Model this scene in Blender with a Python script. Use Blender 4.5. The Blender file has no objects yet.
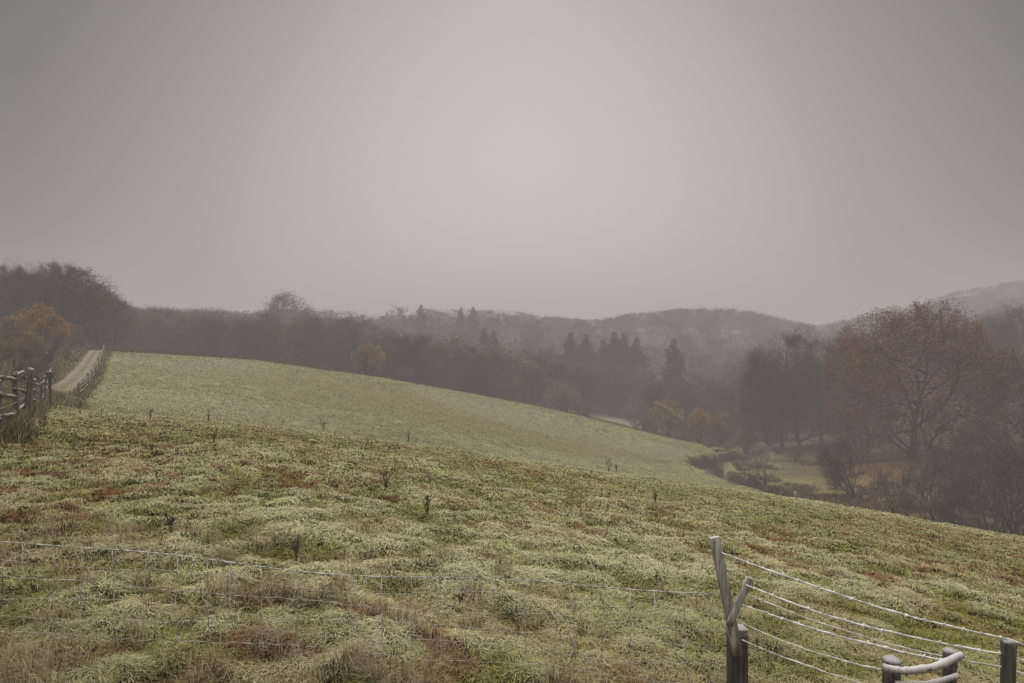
import bpy, math, random
import numpy as np
from mathutils import Vector, Quaternion
R = np.random.RandomState(7); random.seed(7)
S = bpy.context.scene
COL = S.collection
F = 683.0; CX = 512.0; CY = 341.5
FOG_SIGMA = 0.0018
FOG_COL = (0.425, 0.382, 0.360)

# ------------------------------------------------------------------ noise
def h2(ix, iy, s):
    n = np.sin(ix*127.1 + iy*311.7 + s*74.7)*43758.5453
    return n - np.floor(n)
def vn(x, y, s=0):
    x = np.asarray(x, float); y = np.asarray(y, float)
    ix = np.floor(x); iy = np.floor(y); fx = x-ix; fy = y-iy
    fx = fx*fx*(3-2*fx); fy = fy*fy*(3-2*fy)
    a = h2(ix, iy, s); b = h2(ix+1, iy, s); c = h2(ix, iy+1, s); d = h2(ix+1, iy+1, s)
    return (a*(1-fx)+b*fx)*(1-fy) + (c*(1-fx)+d*fx)*fy
def fbm(x, y, s=0, o=3):
    t = 0; a = .5; n = 0
    c_, s_ = math.cos(.6), math.sin(.6)
    for i in range(o):
        x2, y2 = x*c_-y*s_, x*s_+y*c_
        t = t + a*vn(x2*2**i + 13.7*i, y2*2**i - 7.3*i, s+i); n += a; a *= .5
        x, y = x2, y2
    return t/n
def sst(a, b, x):
    t = np.clip((x-a)/(b-a), 0, 1); return t*t*(3-2*t)

# ------------------------------------------------------------------ terrain profile
crest_u = [-400, 0, 60, 200, 300, 400, 512, 600, 700, 800, 900, 1024, 1400]
crest_v = [396, 409, 412, 420, 428, 441, 458, 474, 487, 500, 517, 537, 585]
cols = {
 -400: [(45,375),(60,362),(90,350),(140,346),(250,344),(500,335),(2400,330)],
 0:   [(45,386),(60,368),(80,354),(100,348),(140,350),(250,345),(500,332),(2400,330)],
 100: [(42,411),(55,394),(75,366),(95,349),(110,350),(140,356),(220,350),(400,336),(900,332),(2400,330)],
 250: [(42,432),(60,414),(85,382),(110,357),(140,364),(220,368),(330,344),(500,334),(900,332),(2400,330)],
 400: [(42,452),(62,438),(95,404),(125,378),(160,392),(230,384),(350,344),(500,334),(900,330),(2400,330)],
 512: [(42,474),(65,459),(100,426),(140,399),(180,415),(240,400),(350,350),(500,336),(900,330),(2400,326)],
 600: [(42,492),(65,478),(100,448),(145,418),(163,423),(200,411),(260,403),(350,352),(450,336),(900,325),(2400,322)],
 700: [(42,508),(60,500),(80,486),(110,464),(138,448),(160,448),(240,418),(340,358),(400,324),(600,332),(900,324),(2400,318)],
 800: [(42,522),(60,517),(80,498),(110,470),(140,450),(170,438),(240,414),(350,370),(450,345),(600,338),(750,330),(2400,330)],
 900: [(42,541),(60,532),(80,500),(105,456),(130,440),(170,422),(240,400),(350,362),(450,325),(570,305),(900,315),(2400,325)],
 1024:[(42,562),(60,548),(80,506),(105,456),(140,426),(170,406),(240,380),(350,340),(450,306),(550,287),(900,305),(2400,325)],
 1400:[(42,612),(60,590),(80,530),(105,460),(140,430),(170,405),(240,365),(350,320),(450,288),(550,266),(900,290),(2400,325)],
}
US = np.linspace(-400, 1400, 181); LD = np.linspace(math.log(.3), math.log(2600), 600)
def pchip(xs, ys, x):
    xs = np.array(xs, float); ys = np.array(ys, float)
    h = np.diff(xs); dl = np.diff(ys)/h; m = np.zeros(len(xs)); m[0] = dl[0]; m[-1] = dl[-1]
    for i in range(1, len(xs)-1):
        if dl[i-1]*dl[i] > 0: m[i] = 2/(1/dl[i-1]+1/dl[i])
    x = np.clip(x, xs[0], xs[-1])
    k = np.clip(np.searchsorted(xs, x)-1, 0, len(h)-1)
    t = (x-xs[k])/h[k]
    return ((2*t**3-3*t**2+1)*ys[k] + (t**3-2*t**2+t)*h[k]*m[k] + (-2*t**3+3*t**2)*ys[k+1] + (t**3-t**2)*h[k]*m[k+1])
D = np.exp(LD)
cu = sorted(cols); P = []
DC = 30.0
for u in cu:
    vc = np.interp(u, crest_u, crest_v)
    pts = [(DC, vc)] + cols[u]
    P.append(pchip([math.log(p[0]) for p in pts], [p[1] for p in pts], LD))
P = np.array(P)
T = np.zeros((len(US), len(LD)))
for j in range(len(LD)):
    T[:, j] = -(np.interp(US, cu, P[:, j])-CY)/F
rr = (np.interp(US, crest_u, crest_v)-CY)/F
near = (-1.7 - (rr[:, None]-3.4/DC)*D[None] - 1.7/DC**2*D[None]**2)/D[None]
T = np.where(D[None] <= DC, near, T)
def blur(A, s, ax):
    k = np.exp(-.5*(np.arange(-4*s, 4*s+1)/s)**2); k /= k.sum()
    pad = [(0, 0), (0, 0)]; pad[ax] = (4*s, 4*s)
    B = np.pad(A, pad, mode='edge')
    return np.apply_along_axis(lambda v: np.convolve(v, k, 'valid'), ax, B)
T2 = blur(blur(T, 3, 1), 4, 0)
w = sst(math.log(12), math.log(24), LD)[None]
T = T*(1-w) + T2*w
AZ0 = math.atan((-400-CX)/F); AZ1 = math.atan((1400-CX)/F)
def ud(x, y):
    r = np.hypot(x, y); az = np.clip(np.arctan2(x, y), AZ0, AZ1)
    return CX+F*np.tan(az), np.maximum(r*np.cos(az), .31)
def height(x, y):
    x = np.asarray(x, float); y = np.asarray(y, float)
    u, d = ud(x, y)
    a = np.clip((u+400)/10, 0, 179.999); b = np.clip((np.log(d)-LD[0])/(LD[1]-LD[0]), 0, 598.999)
    i = a.astype(int); j = b.astype(int); fa = a-i; fb = b-j
    t = (T[i, j]*(1-fa)+T[i+1, j]*fa)*(1-fb) + (T[i, j+1]*(1-fa)+T[i+1, j+1]*fa)*fb
    return t*d
def uw(u, d): return ((u-CX)/F*d, d)

pc = [(54, 49), (63, 54), (73, 61), (82, 70), (89, 80), (95, 93), (98, 107), (96, 150)]
pcx = np.array([uw(u, d)[0] for u, d in pc]); pcy = np.array([d for u, d in pc], float)
PY = np.linspace(49, 150, 260); PX = pchip(pcy, pcx, PY)
def pathdist(x, y):
    return np.where((y > 47) & (y < 152), np.abs(x-np.interp(y, PY, PX)), 99.)
sc = [(742, 146), (754, 134), (748, 124), (730, 117), (706, 108), (708, 100), (728, 94), (742, 88), (770, 82), (800, 76)]
spx = np.array([uw(u, d)[0] for u, d in sc]); spy = np.array([d for u, d in sc], float)
tt = np.linspace(0, len(sc)-1, 160)
spx = pchip(range(len(sc)), spx, tt); spy = pchip(range(len(sc)), spy, tt)
def streamdist(x, y):
    x = np.asarray(x, float); y = np.asarray(y, float); out = np.full(x.shape, 99.)
    k = (x > spx.min()-8) & (x < spx.max()+8) & (y > spy.min()-8) & (y < spy.max()+8)
    if k.any():
        xx, yy = x[k], y[k]; o = np.full(xx.shape, 99.)
        for i in range(0, 160, 2): o = np.minimum(o, np.hypot(xx-spx[i], yy-spy[i]))
        out[k] = o
    return out
fe_u = [-400, 0, 100, 250, 400, 512, 600, 690, 715, 745, 780, 900, 1400]
fe_d = [112, 104, 100, 116, 133, 148, 152, 146, 128, 98, 70, 52, 48]
def disp(x, y):
    u, d = ud(x, y)
    n1 = fbm(x/.24, y/.24, 3, 2)-.5; n2 = fbm(x/.95, y/.95, 9, 2)-.5; n3 = fbm(x/9, y/9, 21, 2)-.5
    a1 = .12*(1-sst(18, 45, d)); a2 = .11*(1-.8*sst(34, 60, d))
    edge = np.interp(u, fe_u, fe_d); wild = sst(0, 12, d-edge)
    z = n1*a1 + n2*a2 + n3*(.25+.6*wild)*sst(8, 25, d) + wild*.5*(fbm(x/3.5, y/3.5, 5, 2)-.5)
    sd = streamdist(x, y)+1.6*(fbm(x/2.2, y/2.2, 15, 2)-.5)
    return z*sst(.9, 2.4, pathdist(x, y)) - 1.6*sst(2.3, 1.2, sd) + .35*np.exp(-((sd-3.0)/.8)**2)
def ground(x, y): return height(x, y)+disp(x, y)
def gr(x, y): return float(ground(np.array([float(x)]), np.array([float(y)]))[0])
def gz(u, d): return gr(*uw(u, d))

# ------------------------------------------------------------------ mesh helpers
def build_mesh(name, V, faces, mat=None, col=None, smooth=False):
    me = bpy.data.meshes.new(name)
    V = np.asarray(V, np.float32); me.vertices.add(len(V)); me.vertices.foreach_set("co", V.ravel())
    li = np.concatenate([f.ravel() for f in faces]).astype(np.int32)
    tot = np.concatenate([np.full(len(f), f.shape[1]) for f in faces]).astype(np.int32)
    st = np.concatenate([[0], np.cumsum(tot)[:-1]]).astype(np.int32)
    me.loops.add(len(li)); me.loops.foreach_set("vertex_index", li)
    me.polygons.add(len(tot)); me.polygons.foreach_set("loop_start", st)
    if smooth: me.polygons.foreach_set("use_smooth", np.ones(len(tot), bool))
    me.update(calc_edges=True)
    if col is not None:
        a = me.color_attributes.new("Col", 'FLOAT_COLOR', 'POINT')
        c = np.ones((len(V), 4), np.float32); c[:, :3] = np.clip(col, 0, 1); a.data.foreach_set("color", c.ravel())
    if mat: me.materials.append(mat)
    me.validate(); return me
def obj(name, me, parent=None, label=None, cat=None, kind=None, group=None, loc=None):
    o = bpy.data.objects.new(name, me); COL.objects.link(o)
    if parent: o.parent = parent
    if loc is not None: o.location = loc
    if label: o["label"] = label
    if cat: o["category"] = cat
    if kind: o["kind"] = kind
    if group: o["group"] = group
    return o
class Acc:
    def __init__(s): s.V = []; s.F = []; s.C = []; s.n = 0
    def add(s, V, Fs, C=None):
        V = np.asarray(V, float)
        s.V.append(V); s.F += [np.asarray(f, int)+s.n for f in Fs]
        if C is None: C = np.full((len(V), 3), .5)
        C = np.asarray(C, float)
        if C.ndim == 1: C = np.tile(C, (len(V), 1))
        s.C.append(C); s.n += len(V)
    def mesh(s, name, mat, smooth=False):
        by = {}
        for f in s.F: by.setdefault(f.shape[1], []).append(f)
        return build_mesh(name, np.vstack(s.V), [np.vstack(v) for v in by.values()], mat, np.vstack(s.C), smooth)
def frames(d):
    d = d/np.maximum(np.linalg.norm(d, axis=1, keepdims=True), 1e-9)
    up = np.where(np.abs(d[:, 2:3]) > .9, np.array([[1., 0, 0]]), np.array([[0, 0, 1.]]))
    a = np.cross(d, up); a /= np.maximum(np.linalg.norm(a, axis=1, keepdims=True), 1e-9)
    return a, np.cross(d, a)
def prisms(p0, p1, r0, r1, n):
    a, b = frames(p1-p0); m = len(p0)
    th = np.arange(n)*2*math.pi/n
    ring = a[:, None]*np.cos(th)[None, :, None] + b[:, None]*np.sin(th)[None, :, None]
    V = np.concatenate([p0[:, None]+ring*r0[:, None, None], p1[:, None]+ring*r1[:, None, None]], 1).reshape(-1, 3)
    base = (np.arange(m)*2*n)[:, None]
    i = np.arange(n); j = (i+1) % n
    q = np.stack([i, j, j+n, i+n], 1)
    return V, [(base[:, :, None]+q[None]).reshape(-1, 4)]
def ribbons(p0, p1, w):
    m = len(p0); a, b = frames(p1-p0)
    th = R.rand(m, 1)*math.pi; s = a*np.cos(th)+b*np.sin(th)
    V = np.stack([p0-s*w[:, None], p0+s*w[:, None], p1], 1).reshape(-1, 3)
    return V, [np.arange(3*m).reshape(-1, 3)]
def leaves(c, size):
    m = len(c); n = R.normal(size=(m, 3)); a, b = frames(n)
    s = (size*(.6+.8*R.rand(m)))[:, None]
    V = np.stack([c-a*s, c-b*s*.6, c+a*s, c+b*s*.6], 1).reshape(-1, 3)
    return V, [np.arange(4*m).reshape(-1, 4)]
def tube(pts, rad, n=6, cap=True):
    pts = np.asarray(pts, float); m = len(pts); rad = np.broadcast_to(rad, (m,)).astype(float)
    d = np.gradient(pts, axis=0); a, b = frames(d)
    th = np.arange(n)*2*math.pi/n
    V = (pts[:, None]+(a[:, None]*np.cos(th)[None, :, None]+b[:, None]*np.sin(th)[None, :, None])*rad[:, None, None]).reshape(-1, 3)
    i = np.arange(n); j = (i+1) % n; fs = []
    for k in range(m-1): fs.append(np.stack([i+k*n, j+k*n, j+(k+1)*n, i+(k+1)*n], 1))
    fs = [np.vstack(fs)]
    if cap:
        fs.append(np.arange(n)[None, ::-1]); fs.append((np.arange(n)+(m-1)*n)[None])
    return V, fs

# ------------------------------------------------------------------ materials
def newmat(name):
    m = bpy.data.materials.new(name); m.use_nodes = True
    return m, m.node_tree, m.node_tree.nodes["Principled BSDF"]
def veg_mat(name, rough=.85, scale=3., amt=.35):
    m, t, b = newmat(name); b.inputs["Roughness"].default_value = rough
    b.inputs["Specular IOR Level"].default_value = .15
    at = t.nodes.new("ShaderNodeVertexColor"); at.layer_name = "Col"
    tc = t.nodes.new("ShaderNodeTexCoord")
    nz = t.nodes.new("ShaderNodeTexNoise"); nz.inputs["Scale"].default_value = scale; nz.inputs["Detail"].default_value = 3
    t.links.new(tc.outputs["Object"], nz.inputs["Vector"])
    mr = t.nodes.new("ShaderNodeMapRange"); mr.inputs[1].default_value = .3; mr.inputs[2].default_value = .7
    mr.inputs[3].default_value = 1-amt; mr.inputs[4].default_value = 1+amt
    t.links.new(nz.outputs["Fac"], mr.inputs[0])
    mx = t.nodes.new("ShaderNodeVectorMath"); mx.operation = 'SCALE'
    t.links.new(at.outputs["Color"], mx.inputs[0]); t.links.new(mr.outputs[0], mx.inputs["Scale"])
    t.links.new(mx.outputs[0], b.inputs["Base Color"])
    return m
M_bark = veg_mat("bark", scale=2.)
M_twig = veg_mat("twigs_and_leaves", scale=.6, amt=.3)
M_grass = veg_mat("frosty_grass_blades", rough=.7, scale=1.2, amt=.15)

def ground_mat(name, lo, hi, bs):
    m, t, b = newmat(name); b.inputs["Roughness"].default_value = .95; b.inputs["Specular IOR Level"].default_value = .1
    N = t.nodes.new; L = t.links.new
    at = N("ShaderNodeVertexColor"); at.layer_name = "Col"; tc = N("ShaderNodeTexCoord")
    def noise(sc, det=5, rough=.65):
        n = N("ShaderNodeTexNoise"); n.inputs["Scale"].default_value = sc; n.inputs["Detail"].default_value = det
        n.inputs["Roughness"].default_value = rough; L(tc.outputs["Object"], n.inputs["Vector"]); return n
    n1 = noise(1.3, 8, .75); n2 = noise(7., 4)
    ad = N("ShaderNodeMath"); ad.operation = 'ADD'; L(n1.outputs["Fac"], ad.inputs[0]); L(n2.outputs["Fac"], ad.inputs[1])
    mr = N("ShaderNodeMapRange"); mr.inputs[1].default_value = .75; mr.inputs[2].default_value = 1.25; mr.inputs[3].default_value = lo; mr.inputs[4].default_value = hi
    L(ad.outputs[0], mr.inputs[0])
    mx = N("ShaderNodeVectorMath"); mx.operation = 'SCALE'; L(at.outputs["Color"], mx.inputs[0]); L(mr.outputs[0], mx.inputs["Scale"])
    L(mx.outputs[0], b.inputs["Base Color"])
    bp = N("ShaderNodeBump"); bp.inputs["Strength"].default_value = bs; bp.inputs["Distance"].default_value = .12
    L(ad.outputs[0], bp.inputs["Height"]); L(bp.outputs[0], b.inputs["Normal"])
    return m
M_ground = ground_mat("frosty_meadow", .6, 1.4, .6)
M_path = ground_mat("sandy_track", .75, 1.25, .3)

def wood_mat(name, dark, light, frost=.6):
    m, t, b = newmat(name); N = t.nodes.new; L = t.links.new
    b.inputs["Roughness"].default_value = .85
    tc = N("ShaderNodeTexCoord"); mp = N("ShaderNodeMapping"); mp.inputs["Scale"].default_value = (60, 60, 5)
    L(tc.outputs["Object"], mp.inputs["Vector"])
    n = N("ShaderNodeTexNoise"); n.inputs["Scale"].default_value = 1; n.inputs["Detail"].default_value = 6; L(mp.outputs[0], n.inputs["Vector"])
    cr = N("ShaderNodeValToRGB"); cr.color_ramp.elements[0].position = .35; cr.color_ramp.elements[1].position = .7
    cr.color_ramp.elements[0].color = (*dark, 1); cr.color_ramp.elements[1].color = (*light, 1); L(n.outputs["Fac"], cr.inputs[0])
    g = N("ShaderNodeNewGeometry"); sp = N("ShaderNodeSeparateXYZ"); L(g.outputs["Normal"], sp.inputs[0])
    n2 = N("ShaderNodeTexNoise"); n2.inputs["Scale"].default_value = 45; n2.inputs["Detail"].default_value = 4; L(tc.outputs["Object"], n2.inputs["Vector"])
    ad = N("ShaderNodeMath"); ad.operation = 'ADD'; L(sp.outputs[2], ad.inputs[0]); L(n2.outputs["Fac"], ad.inputs[1])
    mr = N("ShaderNodeMapRange"); mr.inputs[1].default_value = .6; mr.inputs[2].default_value = 1.4; mr.inputs[4].default_value = frost
    L(ad.outputs[0], mr.inputs[0])
    mx = N("ShaderNodeMixRGB"); L(mr.outputs[0], mx.inputs[0]); L(cr.outputs[0], mx.inputs[1]); mx.inputs[2].default_value = (.55, .55, .55, 1)
    L(mx.outputs[0], b.inputs["Base Color"])
    bp = N("ShaderNodeBump"); bp.inputs["Strength"].default_value = .5; bp.inputs["Distance"].default_value = .006; L(n.outputs["Fac"], bp.inputs["Height"]); L(bp.outputs[0], b.inputs["Normal"])
    return m
M_wood_pale = wood_mat("weathered_grey_timber", (.15, .142, .13), (.48, .46, .43), .8)
M_wood_dark = wood_mat("damp_dark_timber", (.028, .025, .024), (.11, .10, .094), .5)
M_wood_brown = wood_mat("old_brown_timber", (.06, .05, .04), (.22, .18, .14), .45)
def wire_mat(name, c0, c1):
    m, t, b = newmat(name); N = t.nodes.new; L = t.links.new
    tc = N("ShaderNodeTexCoord"); n = N("ShaderNodeTexNoise"); n.inputs["Scale"].default_value = 30; L(tc.outputs["Object"], n.inputs["Vector"])
    cr = N("ShaderNodeValToRGB"); cr.color_ramp.elements[0].position = .4; cr.color_ramp.elements[1].position = .6
    cr.color_ramp.elements[0].color = (*c0, 1); cr.color_ramp.elements[1].color = (*c1, 1); L(n.outputs["Fac"], cr.inputs[0]); L(cr.outputs[0], b.inputs["Base Color"])
    b.inputs["Roughness"].default_value = .8; return m
M_wire = wire_mat("hoar_frosted_wire", (.45, .45, .44), (.82, .82, .81))
M_net = wire_mat("thin_galvanised_wire", (.22, .22, .21), (.6, .6, .58))

# ------------------------------------------------------------------ ground sheet
az_f = np.linspace(-42, 42, 860)
az_c = np.concatenate([np.linspace(-180, -43, 80), az_f, np.linspace(43, 180, 80)])*math.pi/180
rr_ = np.exp(np.linspace(math.log(.35), math.log(2500), 900))
A, RR = np.meshgrid(az_c, rr_, indexing='ij')
X = RR*np.sin(A); Y = RR*np.cos(A)
Z = ground(X, Y)
def mix(a, b, t): return a*(1-t[..., None])+np.asarray(b)*t[..., None]
def f2col(x, y, u, jit=0):
    st = fbm(x/.8, y/.8, 51, 3)+jit
    f2 = mix(np.broadcast_to([.118, .112, .042], x.shape+(3,)), [.21, .198, .09], sst(.25, .75, st))
    f2 = mix(f2, [.155, .13, .055], sst(.42, .65, fbm(x/11, y/11, 33, 3))*.6)
    return mix(f2, [.25, .24, .15], (sst(.4, .65, fbm(x/18, y/18, 35, 2))*.3+sst(450, 60, u)*.3))
def ground_col(x, y):
    u, d = ud(x, y)
    n1 = fbm(x/.24, y/.24, 3, 2); n2 = fbm(x/.95, y/.95, 9, 2)
    big = fbm(x/7, y/7, 31, 3); pat = fbm(x/1.1, y/1.1, 41, 3)
    sh = x.shape+(3,)
    fr = sst(.40, .62, .6*n1+.4*n2)
    nearc = mix(np.broadcast_to([.058, .06, .016], sh), [.29, .272, .12], fr)
    nearc = mix(nearc, [.17, .122, .055], sst(.56, .70, pat)*.45)
    f2 = f2col(x, y, u)
    t = sst(34, 62, d)[..., None]; c = nearc*(1-t)+f2*t
    edge = np.interp(u, fe_u, fe_d); wild = sst(-1, 2, d-edge + 3*(big-.5))
    mead = sst(.36, .5, fbm(x/16, y/16, 61, 3))*sst(210, 180, d)*sst(560, 620, u)
    v = mix(np.broadcast_to([.085, .065, .034], sh), [.165, .15, .065], mead)
    v = mix(v, [.11, .085, .042], sst(.42, .58, fbm(x/2.5, y/2.5, 63, 3))*.65)
    v = mix(v, [.19, .185, .13], sst(592, 606, u)*sst(650, 630, u)*sst(166, 172, d)*sst(205, 195, d))
    russ = sst(.30, .48, fbm(x/6, y/6, 71, 3))*sst(815, 860, u)*sst(60, 80, d)*sst(140, 118, d)
    v = mix(v, [.15, .082, .038], russ*.85)
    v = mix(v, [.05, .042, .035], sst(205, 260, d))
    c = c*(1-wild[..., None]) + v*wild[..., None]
    sd = streamdist(x, y)+2.5*(fbm(x/1.8, y/1.8, 17, 3)-.5)
    c = mix(c, [.035, .026, .018], sst(3.4, 2.2, sd)*.94)
    c = mix(c, [.26, .22, .16], sst(.60, .66, fbm(x/.9, y/.9, 19, 2))*np.exp(-((sd-2.8)/.7)**2)*.8)
    pd = pathdist(x, y)
    return c*(1-.3*(sst(2.0, 1.0, pd))[..., None])
GC = ground_col(X, Y)
na, nr = A.shape
idx = np.arange(na*nr).reshape(na, nr)
q = np.stack([idx[:-1, :-1], idx[:-1, 1:], idx[1:, 1:], idx[1:, :-1]], -1).reshape(-1, 4)[:, ::-1]
V = np.stack([X, Y, Z], -1).reshape(-1, 3)
obj("ground", build_mesh("ground", V, [q], M_ground, GC.reshape(-1, 3), True), label="rolling frosted meadow dropping into a valley", cat="ground", kind="structure")

def strip(name, px, py, wid, mat, lift, label, kind="structure", nw=9, colr=(.3, .26, .2), hf=height, rut=.25):
    pts = np.stack([px, py], 1); t = np.gradient(pts, axis=0); t /= np.linalg.norm(t, axis=1, keepdims=True)
    nrm = np.stack([t[:, 1], -t[:, 0]], 1); s = np.linspace(-.5, .5, nw)
    n = len(px); k = np.arange(n)
    wid = np.broadcast_to(wid, (n,))
    el = 1+.4*(vn(k/4., 0*k, 4)-.5); er = 1+.4*(vn(k/4., 0*k+9, 5)-.5)
    off = np.where(s[None] < 0, s[None]*el[:, None], s[None]*er[:, None])*wid[:, None]
    g = pts[:, None]+nrm[:, None]*off[..., None]
    z = hf(g[..., 0], g[..., 1])+lift - (np.abs(s)*2)[None]**4*lift*1.6
    V = np.concatenate([g, z[..., None]], -1).reshape(-1, 3)
    i = np.arange(n*nw).reshape(n, nw); q = np.stack([i[:-1, :-1], i[:-1, 1:], i[1:, 1:], i[1:, :-1]], -1).reshape(-1, 4)
    c = np.array(colr)[None, None]*(1+rut*.6*np.exp(-((np.abs(s)-.27)/.1)**2))[None, :, None]*np.ones((n, nw, 1))
    if rut: c = mix(c, [.11, .105, .05], (np.exp(-(s/.12)**2)*.8+sst(.34, .5, np.abs(s))*.8)[None]*np.ones((n, 1))*(.5+vn(k/4., 0*k, 8)[:, None]))
    return obj(name, build_mesh(name, V, [q], mat, c.reshape(-1, 3), True), label=label, cat=name, kind=kind)
strip("path", PX, PY, np.interp(PY, [49, 60, 150], [2.1, 1.8, 1.5]), M_path, .05, "rough sandy farm track running along the meadow top", colr=(.18, .148, .112), rut=.3)
strip("stream", spx, spy, .8, M_path, .10, "dark muddy stream gully winding through the meadow foot", colr=(.05, .045, .04), hf=ground, rut=0)

# ------------------------------------------------------------------ grass
def blades(u, lnd, hmin, hmax, colfn, wid_k=1., lean=.9, wmin=.0022, wd=.00075):
    d = np.exp(lnd); x, y = (u-CX)/F*d, d
    z = ground(x, y)-.01; m = len(x)
    cl = fbm(x/.3, y/.3, 81, 2); ang = fbm(x/.3, y/.3, 91, 2)*14 + R.normal(0, 1.1, m)
    hh = (hmin+(hmax-hmin)*R.rand(m))*(.45+1.1*cl)
    w_ = np.maximum(wmin, wd*d)*wid_k*(.6+.8*R.rand(m))
    ln = lean*(.5+.8*R.rand(m))
    dx = np.cos(ang); dy = np.sin(ang)
    p0 = np.stack([x, y, z], 1); s = np.stack([-dy, dx, 0*dx], 1)*w_[:, None]
    p1 = p0+np.stack([dx*hh*ln*.45, dy*hh*ln*.45, hh*.75], 1)
    p2 = p0+np.stack([dx*hh*ln*1.25, dy*hh*ln*1.25, hh*np.clip(1.05-.35*ln, .3, 1)], 1)
    V = np.stack([p0-s, p0+s, p1+s*.8, p1-s*.8, p2], 1).reshape(-1, 3)
    b = np.arange(m)[:, None]*5
    c0, c1 = colfn(x, y, d, m)
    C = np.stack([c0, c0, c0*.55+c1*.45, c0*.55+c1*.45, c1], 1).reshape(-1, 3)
    return V, [b+np.array([[0, 1, 2, 3]]), b+np.array([[3, 2, 4]])], C
def gcol(x, y, d, m):
    u = CX+F*x/y
    n1 = fbm(x/.24, y/.24, 3, 2); n2 = fbm(x/.95, y/.95, 9, 2); pat = fbm(x/.6, y/.6, 41, 3); big = fbm(x/5, y/5, 43, 2)
    fr = sst(.42, .62, .6*n1+.4*n2+R.normal(0, .08, m))
    fr = fr*(.55+.45*sst(.32, .6, big))
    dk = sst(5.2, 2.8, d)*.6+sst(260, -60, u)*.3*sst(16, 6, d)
    base = mix(np.broadcast_to([.045, .052, .011], (m, 3)), [.26, .235, .055], R.rand(m))
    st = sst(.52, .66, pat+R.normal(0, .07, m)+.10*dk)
    base = mix(base, [.21, .14, .055], st*.7)
    rust = sst(.62, .69, fbm(x/.35, y/.35, 47, 2)+R.normal(0, .03, m))*sst(.45, .58, fbm(x/5, y/5, 48, 2))
    base = mix(base, [.15, .058, .02], rust*.85)
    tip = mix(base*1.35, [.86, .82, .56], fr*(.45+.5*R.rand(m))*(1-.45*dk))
    tip = mix(tip, [.19, .08, .03], rust*.65)
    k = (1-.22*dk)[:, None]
    return base*.65*k, tip*k  # blade bases darkened to paint in the shaded gaps between blades
def drycol(x, y, d, m):
    r = R.rand(m); base = mix(np.broadcast_to([.11, .075, .035], (m, 3)), [.27, .19, .09], r)
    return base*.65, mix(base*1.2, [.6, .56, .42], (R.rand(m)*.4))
def fcol(x, y, d, m):
    u = CX+F*x/y; j = R.normal(0, .14, m)
    c = f2col(x, y, u, j); fr = (R.rand(m) < .25)*.5
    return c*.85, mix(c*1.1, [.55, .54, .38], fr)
acc = Acc()
NB = 600000
uu = -70+1170*R.rand(NB); t = R.rand(NB)
lnd = math.log(2.5)+(math.log(42)-math.log(2.5))*t**.9
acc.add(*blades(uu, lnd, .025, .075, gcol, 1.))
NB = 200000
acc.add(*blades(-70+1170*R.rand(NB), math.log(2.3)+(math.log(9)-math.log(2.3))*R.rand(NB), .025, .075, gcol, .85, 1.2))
NB = 80000
uu = -70+900*R.rand(NB); dd = 2.7+3.6*R.rand(NB)**1.3; xx = (uu-CX)/F*dd
k = fbm(xx/.2, dd/.2, 101, 2)+.12*sst(4.6, 3., dd)-.10*sst(350, 750, uu)+.04*sst(250, 0, uu) > .69
acc.add(*blades(uu[k], np.log(dd[k]), .07, .19, drycol, .6, .8))
NB = 80000
uu = -70+1170*R.rand(NB); dd = np.exp(math.log(4)+(math.log(36)-math.log(4))*R.rand(NB)); xx = (uu-CX)/F*dd
k = fbm(xx/.3, dd/.3, 111, 2) > .75
acc.add(*blades(uu[k], np.log(dd[k]), .05, .11, drycol, .7, .8))
NB = 200000
uu = -70+860*R.rand(NB); dd = np.exp(math.log(42)+(math.log(156)-math.log(42))*R.rand(NB)**.8); xx = (uu-CX)/F*dd
k = (dd < np.interp(uu, fe_u, fe_d)+1) & (pathdist(xx, dd) > .9)
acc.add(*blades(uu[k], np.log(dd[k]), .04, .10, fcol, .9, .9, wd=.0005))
obj("grass", acc.mesh("grass", M_grass), label="short frosted pasture grass with straw tufts", cat="grass", kind="stuff")

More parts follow.
